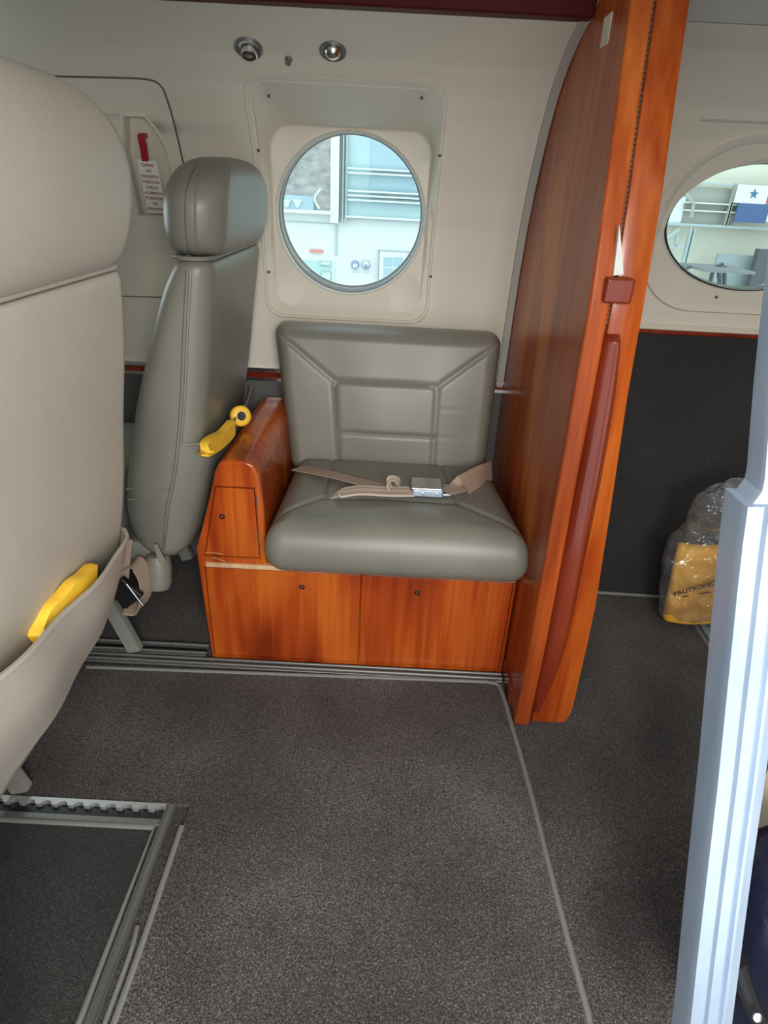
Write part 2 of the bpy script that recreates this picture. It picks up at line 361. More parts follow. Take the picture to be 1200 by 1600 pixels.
obj('pane', loft(B(), [[(c2x+EX*(c2r-.002)*math.cos(a*math.pi/32), yy_+.02*math.sin(a*math.pi/32)*0, c2z+(c2r-.002)*math.sin(a*math.pi/32)) for a in range(64)] for yy_ in (1.403, 1.407)]), GLASS, w2)
def onwall(px, py, off=0):
    p = at(px, py, y=1.3)
    for _ in range(12): p = at(px, py, y=wy(max(0, p.z))+off)
    return p
for px, py in ((1119, 464),):
    p = onwall(px, py, -.004); obj('screw', lathe(B(), [(.003, 0), (.003, .002), (.001, .003)], p, (0, -1, -.1), 10), SEAM, w2)
def wallseam(pts, r, parent, m=SEAM, n=6):
    P = smooth_path([(p[0], 0, p[1]) for p in pts], n)
    return obj('panel_seam', tube(B(), [(p.x, wy(p.z)+r*.25, p.z) for p in P], r, 6), m, parent)
p = [onwall(x_, y_) for x_, y_ in ((1070, 185), (1130, 182), (1200, 181))]
wallseam([(.50, p[0].z), (.8, p[0].z+.001), (1.2, p[0].z), (1.5, p[0].z)], .0025, aft, CEIL)
# a third round window further forward, whose daylight reaches the far seat
cut(wall, prism(B(), [(-.92+.135*math.cos(a*math.pi/24), .80+.135*math.sin(a*math.pi/24)) for a in range(48)], 'y', 1.0, 1.6))
w3 = struct(obj('window_3', tube(B(), [(-.92+.137*math.cos(a*math.pi/24), wy(.80+.137*math.sin(a*math.pi/24)), .80+.137*math.sin(a*math.pi/24)) for a in range(48)], .006, 8, True), LINER))
obj('pane', lathe(B(), [(.133, 0), (.133, .004)], (-.92, 1.415, .80), (0, 1, 0), 40), GLASS, w3)
# ---- emergency exit panel outline and seams on the main sidewall
P = [onwall(x_, y_) for x_, y_ in ((20, 116), (90, 119), (180, 121), (232, 124), (252, 135), (262, 158), (275, 205), (288, 262), (300, 330), (312, 420))]
wallseam([(q.x, q.z) for q in P], .0018, wall)
P = [onwall(x_, y_) for x_, y_ in ((60, 460), (195, 463), (235, 464), (300, 467))]
wallseam([(q.x, q.z) for q in P], .0013, wall)
# handle recess
pk = [onwall(x_, y_) for x_, y_ in ((190, 180), (225, 181), (243, 200), (262, 232), (270, 262), (276, 338), (215, 338), (205, 290), (192, 235))]
poly = [(q.x, q.z) for q in pk]
ym = min(q.y for q in pk)
cb = B()
fr_ = [Vector((x_, wy(z_)-.05, z_)) for x_, z_ in poly]; bk_ = [Vector((x_*.97-.01, wy(z_)+.022, z_)) for x_, z_ in poly]
bk_ = [Vector((q.x+.006 if q.x < -.45 else q.x-.006, q.y, q.z)) for q in [Vector((x_, wy(z_)+.024, z_)) for x_, z_ in poly]]
loft(cb, [fr_, bk_]); cut(wall, cb)
rim = B(); tube(rim, [(x_, wy(z_)-.0005, z_) for x_, z_ in poly], .0022, 6, True)
obj('recess_rim', rim, LINER, wall)
eh = thing('exit_handle', (-.455, wy(.9), .86), 'dark red pull handle with hanging paper tag in the recess of the exit panel', 'handle')
hp = [onwall(x_, y_, .004) for x_, y_ in ((221, 214), (226, 232), (228, 258))]
bm = B(); ribbon(bm, smooth_path([hp[0]+Vector((0, .02, .004)), hp[0], hp[1]+Vector((0, -.004, 0)), hp[2]], 5), (1, 0, 0), .0125, .007); obj('grip', bm, RED, eh)
tg = thing('warning_tag', tuple(onwall(240, 335, -.002)), 'white card tag with rows of red lettering hanging below the red exit handle', 'tag')
c = [onwall(213, 249, -.001), onwall(245, 252, -.001), onwall(261, 334, -.003), onwall(231, 333, -.003)]
bm = B(); th = Vector((0, .0012, 0)); loft(bm, [[q for q in c], [q+th for q in c]]); obj('card', bm, WHITE, tg)
tx = (c[1]-c[0]).normalized(); ty = (c[0]-c[3]).normalized()
for i, s in enumerate(('CIERRE', 'EN', 'TRANSITO', 'POSICION', 'VUELO', 'LE CERRADA', 'POSICION', 'DE', 'SEGURIDAD')):
    f = .09+i*.103; o0 = (c[0]*(1-f)+c[3]*f+c[1]*(1-f)+c[2]*f)/2+Vector((0, -.0008, 0))
    text('lettering', s, .0072 if len(s) < 9 else .0062, REDINK, tg, o0, tx, ty, .0002)
# ---- reading light and air outlet
def norm(z): s = (wy(z+.01)-wy(z-.01))/.02; return Vector((0, -1, s)).normalized()
q = onwall(388, 74); nn = norm(q.z)
v = thing('air_outlet', tuple(q), 'round chrome air outlet with a black nozzle, left of the pair above the window', 'air vent')
obj('bezel', lathe(B(), [(.0225, -.002), (.0225, .002), (.020, .004), (.017, .0035), (.014, -.001), (.011, -.002)], q, nn), DULL, v)
obj('nozzle', lathe(B(), [(.013, -.004), (.0135, .003), (.0125, .009), (.010, .010)], q+Vector((.001, 0, -.003)), nn+Vector((.1, 0, -.45))), CHROME, v)
obj('opening', lathe(B(), [(.010, .0), (.0105, .0108), (.006, .0103), (.003, .009)], q+Vector((.001, 0, -.003)), nn+Vector((.1, 0, -.45))), BLACK, v)
q = onwall(520, 79); nn = norm(q.z)
v = thing('reading_light', tuple(q), 'round chrome ball reading light, right of the pair above the window', 'reading light')
obj('bezel', lathe(B(), [(.021, -.002), (.021, .002), (.0185, .004), (.015, .003), (.013, 0)], q, nn), DULL, v)
obj('ball', lathe(B(), [(.004, -.004)]+[(.0145*math.cos(math.radians(a)), .0145*math.sin(math.radians(a))-.002) for a in range(0, 86, 9)]+[(.0005, .0126)], q, nn), CHROME, v)
q = onwall(451, 92); v = tag(obj('call_button', lathe(B(), [(.006, -.001), (.006, .002), (.0045, .003), (.0042, .009), (.001, .010)], q, norm(q.z), 16), DULL), 'tiny grey button between the two round chrome fittings above the window', 'button')
# ================================================================== bench cabinet
YF = .985
cab = thing('bench_cabinet', (-.03, 1.17, 0), 'glossy red-brown wooden bench cabinet with doors and raised armrest box on its left', 'cabinet')
outl = [(-.324, .004), (.249, .004), (.249, .229), (-.208, .229), (-.2085, .34), (-.213, .405), (-.221, .422), (-.234, .429), (-.268, .429), (-.281, .424), (-.290, .405), (-.300, .365), (-.322, .29), (-.334, .255), (-.333, .22), (-.329, .12)]
body = obj('body', prism(B(), outl, 'y', YF, 1.352, .006, 4), WOOD, cab, 35)
# recesses behind the doors
cb = B(); prism(cb, [(-.318, .0145), (.241, .0145), (.243, .2185), (-.3215, .2185)], 'y', .95, YF+.008); cut(body, cb)
cb = B(); prism(cb, [(-.3195, .2405), (-.2175, .2405), (-.2215, .3815), (-.2905, .3815)], 'y', .95, YF+.008); cut(body, cb)
def door(poly, m=WOOD, r=.0015):
    return obj('door', prism(B(), poly, 'y', YF-.0015, YF+.0075, r, 2), m, cab)
d1 = door([(-.3165, .0165), (-.0375, .0165), (-.0365, .2165), (-.3195, .2165)])
d2 = door([(-.0345, .0165), (.2395, .0165), (.2415, .2165), (-.0335, .2165)])
d3 = door([(-.3170, .2430), (-.2200, .2430), (-.2238, .3790), (-.2885, .3790)])
def lock(px, py, par):
    p = at(px, py, y=YF-.0015)
    obj('lock', lathe(B(), [(.0052, -.001), (.0052, .0012), (.0042, .002), (.0024, .0018), (.0022, -.0005)], p, (0, -1, 0), 18), BLACK, par)
lock(472, 917, d1); lock(652, 926, d2); lock(347, 807, d3)
for x0, x1 in ((-.318, -.0365), (-.0335, .2425)):
    obj('edge_strip', box(B(), x0, x1, YF-.004, YF+.012, .2190, .2285, .0018, 2), WOOD_L, cab)
for z0, z1 in ((.262, .300), (.345, .368)):
    obj('hinge', box(B(), -.2208, -.2186, YF-.003, YF+.002, z0, z1, .0006, 1), CHROME, cab)
for i_, (a_, b_) in enumerate(((at(320, 863, y=YF-.002), at(348, 866, y=YF-.002)), (at(332, 871, y=YF-.002), at(352, 878, y=YF-.002)))):
    mid = (a_+b_)/2+Vector((0, 0, .0015)); obj('scratch', tube(B(), smooth_path([a_, mid, b_], 4), .0007, 5), WOOD_L, d3)
# cushions
bench = thing('bench_cushion', (.02, 1.1, .24), 'wide grey leather seat cushion with stitched seams lying on the wooden cabinet', 'cushion')
YC0, YC1 = .930, 1.262; hy = (YC1-YC0)/2; hx = .225
def Tc(a, b, c):
    f = (b+hy)/(2*hy); x0 = -.2065+.0135*f; x1 = .262-.042*f
    z0 = .279+.006*f
    return (min(.2512, (x0+x1)/2+a/hx*(x1-x0)/2), YC0+(b+hy), z0+c)
gi = [(-.135, .17), (-.135, -.035), (-.128, -.05), (.098, -.05), (.108, -.035), (.108, .17)]
gr = [(gi, .0042, .0045), ([(-.135, -.045), (-.215, -.115)], .0042, .0045), ([(.105, -.045), (.215, -.125)], .0042, .0045)]
obj('cover', pad(B(), Tc, hx, hy, .035, .054, .0475, .047, gr, 110, 90, dome=.010, lumps=.003), LEATHER, bench, 60)
backc = thing('bench_cushion', (.0, 1.32, .28), 'upright grey leather back cushion with stitched centre panel below the round window', 'backrest')
ZB0, ZB1 = .285, .592; hb = (ZB1-ZB0)/2; hx2 = .233
def Tb(a, b, c):
    f = (b+hb)/(2*hb); x0 = -.207-.040*f; x1 = .214+.010*f
    yb = 1.300+.054*f
    return ((x0+x1)/2+a/hx2*(x1-x0)/2, yb-c*.96, ZB0+(b+hb)+c*.15)
gi = [(-.112, -.17), (-.112, .035), (-.104, .045), (.096, .045), (.104, .035), (.104, -.17)]
gr = [(gi, .0042, .005), ([(-.110, .043), (-.215, .128)], .0042, .0045), ([(.104, .043), (.215, .128)], .0042, .0045), ([(-.110, -.058), (.102, -.058)], .0035, .0045),
      ([(.104, .002), (.16, -.002)], .0022, .0008), ([(.104, -.055), (.15, -.06)], .0022, .0008)]
obj('cover', pad(B(), Tb, hx2, hb, .030, .062, .03, .034, gr, 110, 90, dome=.006, lumps=.003), LEATHER, backc, 60)
# lap belt
lb = thing('lap_belt', (.05, 1.1, .345), 'tan lap belt with square metal buckle lying across the bench cushion', 'seat belt')
zt = .348
def bp(px, py, z): return at(px, py, z=z)
bm = B(); ribbon(bm, smooth_path([bp(465, 731, .338), bp(520, 742, .351), bp(580, 757, .352), bp(625, 764, .352), bp(650, 766, .352)], 6), (0.15, 1, -.1), .036, .0018)
obj('webbing', bm, TAN, lb)
bm = B(); ribbon(bm, smooth_path([bp(643, 768, .3545), bp(605, 768, .357), bp(565, 766, .358), bp(540, 769, .355), bp(528, 773, .350), bp(524, 777, .347)], 6), (0, 1, 0), [.040]*20+[.038, .036, .034, .030, .026, .026, .026, .028, .030, .030, .030], .003)
e1 = obj('webbing', bm, TAN2, lb)
for dy in (-.009, .009):
    bm = B(); P_ = smooth_path([bp(640, 768, .3565), bp(605, 768, .359), bp(565, 766, .360), bp(535, 770, .356)], 5)
    ribbon(bm, [(q.x, q.y+dy, q.z) for q in P_], (0, 1, 0), .005, .0012); obj('stripe', bm, TAN, e1)
bm = B(); ribbon(bm, smooth_path([bp(612, 762, .357), bp(606, 757, .367), bp(612, 750, .372), bp(622, 752, .363), bp(624, 758, .354)], 5), (.2, 1, 0), .022, .002); obj('loop', bm, TAN2, lb)
bm = B(); ribbon(bm, smooth_path([bp(694, 768, .358), bp(715, 762, .360), bp(738, 750, .357), bp(755, 741, .352), bp(768, 736, .338)], 6), [(.35, 1, .0)]*8+[(.3, 1, .35)]*17, .040, .0018); obj('webbing', bm, TAN, lb)
q0 = bp(640, 747, .366); q1 = bp(688, 747, .366)
cxb = (q0.x+q1.x)/2+.003; yb0 = q0.y
bk = obj('buckle', box(B(), cxb-.027, cxb+.028, yb0-.050, yb0-.001, .352, .3655, .0025), ALU, lb)
obj('latch_plate', box(B(), cxb-.029, cxb+.0265, yb0-.050, yb0-.001, .3655, .3690, .0015), CHROME, bk)
obj('rivet', lathe(B(), [(.0025, 0), (.0025, .001), (.001, .0015)], (cxb-.008, yb0-.050, .359), (0, -1, 0), 10), CHROME, bk)
obj('rivet', lathe(B(), [(.0025, 0), (.0025, .001), (.001, .0015)], (cxb+.017, yb0-.050, .359), (0, -1, 0), 10), CHROME, bk)
bm = B(); tube(bm, [(cxb+.029, yb0-.047, .357), (cxb+.040, yb0-.047, .357), (cxb+.040, yb0-.006, .358), (cxb+.029, yb0-.006, .358)], .0022, 8); obj('tongue', bm, CHROME, bk)
# ================================================================== passenger seats
def seat(yc, name_label, side_m, hr_m, ztop, hw, zj, dzb=0, hwh=1, rim=.458, foot=0, rt=0):
    t = thing('passenger_seat', (-.5, yc, 0), name_label, 'seat')
    def ring(z, xf, xr, hw_, r, n=9):
        cx = (xf+xr)/2; hx_ = (xr-xf)/2; r = min(r, hx_*.96, hw_*.96)
        return [(p_[0], yc+p_[1], z) for p_ in rrect(cx, 0, hx_, hw_, r, n)]
    def dense(tab, n):
        out = []; V = smooth_path([(a[0], a[1], a[2]) for a in tab], n); Q = smooth_path([(a[3], a[4], 0) for a in tab], n)
        for v_, q_ in zip(V, Q): out.append((v_.x, v_.y, v_.z, q_.x, q_.y))
        return out
    # z, x front, x rear, half width, corner radius
    tab = [(.228, -.400, -.375, hw*.86, .02), (.240, -.432, -.362, hw*.93, .03), (.270, -.450, -.352, hw*.97, .035), (.33, -.453, -.340, hw, .035), (.42, -.437, -.316, hw, .035),
           (.52, -.410, -.297, hw, .035), (.62, -.376, -.283, hw, .035), (.69, -.350, -.273, hw, .033), (zj-.014, -.330, -.268, hw*.99, .03), (zj-.003, -.320, -.274, hw*.95, .022)]
    tab = [(a[0]+dzb*(1-i_/5) if i_ < 5 else a[0],)+a[1:] for i_, a in enumerate(tab)]
    D = dense(tab, 5)
    zlo = tab[0][0]+.022
    obj('backrest', loft(B(), [ring(*d) for d in D]), side_m, t, 50)
    # welted seam around the rear shell, on both sides
    for s in (-1, 1):
        pts = [(d[2]-.029, yc+s*(d[3]+.0005), d[0]) for d in D if zlo < d[0] < zj-.01]
        obj('welt', tube(B(), pts, .0022, 6), side_m, t)
        pts = [(d[2]-.036, yc+s*(d[3]+.0002), d[0]) for d in D if zlo < d[0] < zj-.01]
        obj('stitching', tube(B(), pts, .0007, 5), SEAM, t)
    for z_ in (.352, .372):
        pts = [(x_, yc-hw-.0003+.0015*math.sin(x_*60), z_+.004*math.sin((x_+.45)*20)) for x_ in [-.437+.012*k for k in range(7)]]
        obj('crease', tube(B(), pts, .0018, 6), side_m, t)
    # headrest, rounded like a loaf
    rings = []; n = 22; hh = (ztop-zj)/2; zc = zj+hh
    for i in range(n+1):
        a = -math.pi/2+math.pi*i/n; s_ = math.sin(a); c_ = abs(math.cos(a))
        z = zc+hh*s_ if s_ > 0 else zc+hh*s_
        pw = (.60 if yc < 1 else .78) if s_ > 0 else .16
        k = max(.02, c_**pw); kx = max(.05, c_**(.5 if s_ > 0 else .3))
        f = (z-zj)/(ztop-zj); cx = -.296+.012*f
        rings.append(ring(z, cx-.050*kx, cx+.044*kx, hw*hwh*k, .046*kx))
    hr = obj('headrest', loft(B(), rings), hr_m, t, 60)
    for idx, r_ in ((1, .0016), (0, .0007)):
        pts = [Vector(q_[idx])+Vector((-.006 if idx == 0 else 0, -.0003, 0)) for q_ in rings[3:-5]]
        obj('headrest_seam', tube(B(), pts, r_, 6), hr_m if idx else SEAM, t)
    rr_ = ring(zj+.001, -.326, -.271, hw*.965, .03)
    obj('piping', tube(B(), rr_, .0034, 8, True), hr_m, t)
    obj('seat_cushion', pad(B(), lambda a, b, c_: (-.675+a, yc+b, .30+c_), .215, hw, .04, .06, .06, .04, (), 40, 40, dome=.01), side_m, t, 60)
    obj('base_frame', box(B(), -.86, -.42, yc-hw+.03, yc+hw-.03, .20, .25, .01), FRAMEP, t)
    # four legs standing on the floor tracks
    for s in (-1, 1):
        ya = yc+s*(hw-.018)
        for xa, xb in ((-.54+foot, -.475+foot), (-.80, -.86)):
            bm = B(); ribbon(bm, [(xa, ya, .22), ((xa+xb)/2, ya, .11), (xb, ya, .012)], (.9, 0, .3), .028, .016); obj('leg', bm, FRAMEP, t)
    # map pocket: a sagging sheet of leather over the lower back
    bm = B(); Rg = []; nz, ny = 16, 24
    BU = .020 if yc < 1 else .023
    def back_x(z):
        for a, b in zip(tab, tab[1:]):
            if a[0] <= z <= b[0]: return a[2]+(b[2]-a[2])*(z-a[0])/(b[0]-a[0])
        return tab[0][2]
    for i in range(nz+1):
        f = i/nz; row = []
        for j in range(ny+1):
            g = j/ny*2-1
            zz = tab[0][0]+.008+f*(rim-rt*g-tab[0][0]-.008-.006*(1-g*g))+.020*(1-f)*g*g
            bulge = .004+BU*math.sin(math.pi*min(1, f*.5+.1))*(1-g*g)**.6
            xx = back_x(max(tab[0][0]+.012, zz))+bulge-(.030*abs(g)**14)+.0025*math.sin(g*9+f*5)*(1-g*g)
            row.append(Vector((xx, yc+g*(hw+.003), zz)))
        Rg.append(row)
    outer = [[bm.verts.new(p_) for p_ in r_] for r_ in Rg]; inner = [[bm.verts.new(p_+Vector((-.003, 0, 0))) for p_ in r_] for r_ in Rg]
    for G in (outer, inner):
        for i in range(nz):
            for j in range(ny): bm.faces.new((G[i][j], G[i][j+1], G[i+1][j+1], G[i+1][j]))
    for i in (0, nz):
        for j in range(ny): bm.faces.new((outer[i][j], outer[i][j+1], inner[i][j+1], inner[i][j]))
    for j in (0, ny):
        for i in range(nz): bm.faces.new((outer[i][j], outer[i+1][j], inner[i+1][j], inner[i][j]))
    tube(bm, [p_+Vector((0, 0, 0)) for p_ in Rg[nz]], .0028, 6)
    obj('pocket', bm, side_m, t, 60)
    return t, Rg
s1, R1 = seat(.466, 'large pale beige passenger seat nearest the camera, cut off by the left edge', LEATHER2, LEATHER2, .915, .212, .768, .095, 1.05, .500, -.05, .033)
s2, R2 = seat(1.165, 'grey leather passenger seat by the far sidewall, next to the wooden armrest box', LEATHER, LEATHER, .878, .192, .742)
# piping fold under the near headrest
# yellow vest straps in the pockets
v1 = tag(obj('life_vest', B(), YEL), 'x', 'life vest'); bpy.data.objects.remove(v1)
def strap(pts, wd, side, th=.008): 
    P_ = smooth_path(pts, 6); bm = B(); n = len(P_)
    return ribbon(bm, P_, side, [wd*(1+.05*math.sin(i*.9)) for i in range(n)], th)
x1 = -.300
a0 = at(62, 1000, x=x1); a1 = at(98, 955, x=x1+.004); a2 = at(122, 930, x=x1+.006); a3 = at(142, 912, x=x1+.004)
yv = thing('life_vest', tuple(a0), 'yellow life vest edge poking out of the near beige seat pocket', 'life vest')
obj('fabric', strap([a0+Vector((-.0, .0, -.006)), a0+Vector((0, .012, 0)), a1, a2, a3], .044, (.1, .12, 1), .012), YEL, yv, 50)
x2 = -.30
b0 = at(322, 700, x=x2+.005); b1 = at(345, 686, x=x2+.012); b2 = at(362, 668, x=x2+.018); b3 = at(376, 650, x=x2+.022)
yv2 = thing('life_vest', tuple(b0), 'yellow life vest tube with round black hole poking out of the far grey seat pocket', 'life vest')
obj('fabric', strap([b0+Vector((0, -.01, -.006)), b0, b1, b2], .030, (.1, .1, 1), .014), YEL, yv2, 50)
hd = (at(600, 800, y=1)-Vector((0, 0, EYE))).normalized()
tocam = (Vector((0, 0, EYE))-b3).normalized()
obj('end_ring', lathe(B(), [(.010, -.008), (.019, -.007), (.0195, .003), (.016, .007), (.0085, .007), (.008, .0)], b3, tocam+Vector((.3, 0, 0)), 24), YEL, yv2, 50)
obj('opening', lathe(B(), [(.0085, 0), (.0085, .0068), (.001, .0065)], b3, tocam+Vector((.3, 0, 0)), 20), BLACK, yv2)
bm = B(); c3 = at(384, 668, x=x2+.022); tube(bm, smooth_path([b3+Vector((.003, 0, -.012)), c3, at(381, 690, x=x2+.02), at(391, 697, x=x2+.02)], 5), .0035, 8); obj('clear_tube', bm, PLASTIC, yv2)
# hanging belt of the far seat
hb_ = thing('seat_belt', (-.43, .955, .16), 'tan seat belt with chrome buckle dangling beside the far grey seat base', 'seat belt')
bm = B(); ribbon(bm, smooth_path([at(190, 840, y=.955), at(186, 880, y=.945), at(184, 915, y=.94)], 6), (1, 0, .1), .038, .002); obj('webbing', bm, TAN, hb_)
bm = B(); ribbon(bm, smooth_path([at(192, 890, y=.95), at(212, 880, y=.955), at(226, 900, y=.955), at(228, 930, y=.95), at(218, 950, y=.945), at(195, 948, y=.94)], 6), (.2, 1, 0), .040, .002); obj('webbing', bm, TAN, hb_)
bm = B(); bc = at(196, 925, y=.93); 
box(bm, -.024, .024, -.008, .006, -.022, .022, .003); bmesh.ops.rotate(bm, verts=bm.verts, cent=(0, 0, 0), matrix=Matrix.Rotation(math.radians(48), 3, 'Y')); bmesh.ops.translate(bm, verts=bm.verts, vec=bc)
bk2 = obj('buckle', bm, BLACK, hb_)
bm = B(); tube(bm, [at(197, 912, y=.918), at(223, 946, y=.918)], .0022, 8); obj('latch_edge', bm, CHROME, bk2)
obj('end_cap', lathe(B(), [(.010, -.02), (.020, -.015), (.024, 0), (.024, .035), (.019, .048), (.008, .052)], at(247, 880, y=.99), (0, -.25, -1), 24), LEATHER, s2)
bm = B(); ribbon(bm, smooth_path([at(243, 850, y=.968), at(249, 866, y=.966), at(254, 878, y=.964)], 4), (1, .2, 0), [.006, .007, .008, .009, .010, .011, .012, .013, .014], .004); obj('cover_flap', bm, LEATHER, s2)
# ================================================================== divider
fy = [(0, .850), (.2, .846), (.47, .856), (.72, .866), (.86, .888), (.97, .910), (1.05, .925), (1.12, .93)]
def fyz(z):
    for (z0, y0), (z1, y1) in zip(fy, fy[1:]):
        if z <= z1: return y0+(y1-y0)*(z-z0)/(z1-z0)
    return .93
zs = [.004+i*(1.115-.004)/40 for i in range(41)]
front = [(fyz(z), z) for z in zs]
rear = [(wy(z)+.008 if z < 1.07 else 1.10-(z-1.07)*1.2, z) for z in zs]
dv = thing('cabin_divider', (.26, 1.1, 0), 'tall glossy mahogany divider panel between the bench and the baggage area', 'divider')
obj('panel', prism(B(), front+rear[::-1], 'x', .2515, .2790, .0045, 3), WOOD_P, dv, 35)
# second leaf, wider towards the floor, hinged to the first
leaf = [(.284, .006), (.346, .006), (.3545, .016), (.354, .05), (.351, .27), (.341, .45), (.332, .60), (.3285, .70), (.328, .86), (.325, 1.045), (.322, 1.118), (.284, 1.118)]
def warp(bm, f=1.0):
    for v_ in bm.verts: v_.co.y += (fyz(v_.co.z)-.87)*f
bm = B()
rows = 44
def rx(z):
    P_ = leaf[2:-1]
    for (a, z0), (b, z1) in zip(P_, P_[1:]):
        if z <= z1: return a+(b-a)*(z-z0)/max(1e-6, z1-z0)
    return .322
R_ = []
for i in range(rows+1):
    z = .006+(1.116-.006)*i/rows; xr_ = rx(z) if i else .347
    y0 = fyz(z)+.012
    R_.append([(.284, y0+.002, z), (.2855, y0, z), (.290, y0-.001, z), (xr_-.008, y0-.001, z), (xr_-.002, y0+.001, z), (xr_, y0+.007, z), (xr_, y0+.05, z), (.284, y0+.05, z)])
loft(bm, R_); obj('folding_leaf', bm, WOOD, dv, 40)
obj('leaf_board', prism(B(), [(fyz(z)+.05, z) for z in zs]+[(wy(z)+.0 if z < 1.07 else 1.10-(z-1.07)*1.2, z) for z in zs][::-1], 'x', .292, .318), WOOD, dv)
bm = B()
R_ = [[(.2785, fyz(z)+.018, z), (.2845, fyz(z)+.018, z), (.2845, fyz(z)+.03, z), (.2785, fyz(z)+.03, z)] for z in [.02+i*1.09/30 for i in range(31)]]
loft(bm, R_); hg = obj('hinge', bm, BLACK, dv)
for k in range(70):
    z = .70+k*.0058
    if z > 1.09: break
    obj('knuckle', lathe(B(), [(.0016, 0), (.0022, .0006), (.0022, .0042), (.0016, .0048)], (.2815, fyz(z)+.0135, z), (0, .12, 1), 8), DULL, hg)
mp = [(.036, .279, .2885), (.06, .279, .297), (.12, .279, .308), (.2, .279, .3145), (.36, .279, .3165), (.5, .279, .316), (.6, .279, .312), (.66, .279, .307), (.688, .280, .303)]
bm = B(); R_ = []
V = smooth_path([(a, b, c_) for a, b, c_ in mp], 5)
for i, v_ in enumerate(V):
    z, xa, xb = v_; e = min(1, (len(V)-1-i)/3+.35, i/3+.3); y0 = fyz(z)+.001
    wdt = xb-xa
    R_.append([(xa, y0+.016, z), (xa, y0+.016-.014*e, z), (xa+wdt*.25, y0+.014-.020*e, z), (xa+wdt*.7, y0+.014-.021*e, z), (xb-wdt*.08, y0+.014-.012*e, z), (xb, y0+.014, z), (xb, y0+.018, z)])
loft(bm, R_); obj('pull_moulding', bm, WOOD_R, dv, 50)
q0 = at(945, 432, y=.868); q1 = at(974, 474, y=.868)
obj('latch_block', box(B(), q0.x+.001, .3025, .858, .90, q1.z, q0.z, .004), WOOD_R, dv)
a_, b_, c_ = at(966, 350, y=.874), at(957, 430, y=.872), at(973, 428, y=.872)
bm = B(); prism(bm, [(a_.x, a_.z), (b_.x, b_.z), (c_.x, c_.z)], 'y', .868, .876); warp(bm, 0); obj('paper_wedge', bm, WHITE, dv)
obj('floor_foot', box(B(), .248, .2530, .90, .985, .004, .045, .002), WOOD_R, dv)
lp = [at(945, 28, x=.2508), at(957, 18, x=.2508), at(949, 68, x=.2508), at(938, 76, x=.2508)]
bm = B(); loft(bm, [[q+Vector((-.0006, 0, 0)) for q in lp], [q+Vector((.0010, 0, 0)) for q in lp]])
tag(obj('label_strip', bm, CREAM), 'small cream adhesive label near the top of the mahogany divider', 'label')
# ================================================================== floor coverings and tracks
al = thing('aisle_carpet', (0, .7, 0), 'dark brown-grey aisle carpet panel with a pale bound edge', 'carpet')
cord = [at(x_, y_, z=.006) for x_, y_ in ((776, 1064), (787, 1090), (800, 1135), (813, 1180), (832, 1250), (852, 1330), (872, 1410), (893, 1490), (912, 1560), (921, 1600), (926, 1680), (928, 1800))]
for q in cord: q.z = .006
cpts = smooth_path(cord, 5)
poly = [(-1.6, .938), (.232, .958)]+[(q.x-.001, q.y) for q in cpts]+[(-.268, cpts[-1].y), (-.268, .652), (-1.6, .652)]
obj('pile', prism(B(), poly, 'z', .0005, .007), CARPET, al)
tube_pts = [(-.55, .9395, .006), (0, .952, .006), (.215, .9565, .006), (.232, .953, .006)]+[tuple(q) for q in cpts[2:]]
obj('binding', tube(B(), tube_pts, .0042, 8), CORD, al)
obj('binding', tube(B(), smooth_path([(-.270, .20, .006), (-.2705, .35, .006), (-.269, .45, .006), (-.2700, .615, .006)], 8), .0045, 8), CORD, al)
# seat track along the cabinet
def track(name, lab, y0, y1, x0, x1, m=DULL):
    t = thing(name, (x0, y0, 0), lab, 'floor rail')
    bm = B(); box(bm, x0, x1, y0, y1, .001, .006, .001, 1); box(bm, x0, x1, y0+.002, y0+.008, .006, .012, .0015, 1); box(bm, x0, x1, y1-.009, y1-.003, .006, .012, .0015, 1)
    obj('rail', bm, m, t); return t
t1 = track('floor_rail', 'grooved grey floor rail running along the foot of the wooden cabinet', .9600, .9835, -1.6, .247, DULL)
obj('slot', box(B(), -1.6, .246, .9695, .9735, .0055, .0072), BLACK, t1)
t2 = track('floor_rail', 'dull metal floor rail under the far seat leg, left of the cabinet', .990, 1.024, -1.6, -.337, DULL)
obj('slot', box(B(), -1.6, -.338, 1.003, 1.010, .0055, .0072), BLACK, t2)
t3 = thing('floor_rail', (-.8, .645, 0), 'bright scalloped floor rail in front of the near seat leg, ending at the carpet corner', 'floor rail')
bm = B(); poly = [(-1.2, .650), (-.300, .6495), (-.300, .6405)]
k = -.300
while k > -1.18:
    for a in range(0, 181, 30): poly.append((k-.003-.0075+.0075*math.cos(math.radians(a)), .6385+.006*math.sin(math.radians(a))))
    k -= .024
    poly.append((k+.003, .6375))
poly.append((-1.2, .6385)); prism(bm, poly, 'z', .002, .010); obj('scalloped_lip', bm, mat('worn_alu', (.42, .43, .42), .35, .5, bump=.3, bscale=120), t3)
obj('channel', box(B(), -1.2, -.302, .622, .641, .0008, .0035), BLACK, t3)
obj('lower_lip', box(B(), -1.2, -.302, .613, .6245, .001, .0095, .002), DULL, t3)
t4 = thing('floor_rail', (-.29, .4, 0), 'long dull floor rail running toward the camera beside the dark mat', 'floor rail')
bm = B(); box(bm, -.3010, -.2885, .15, .652, .001, .009, .0015, 1); box(bm, -.2905, -.2885, .15, .652, .008, .0125, .0006, 1); box(bm, -.3015, -.2995, .15, .652, .008, .0125, .0006, 1)
obj('rail', bm, DULL, t4)
obj('liner_strip', tube(B(), smooth_path([(-.2805, .18, .005), (-.281, .34, .005), (-.2800, .44, .005), (-.2835, .475, .003)], 5), .0032, 8), CORD, t4)
mt = thing('floor_mat', (-.6, .45, 0), 'near-black carpet mat with a rounded bound corner under the near seat', 'mat')
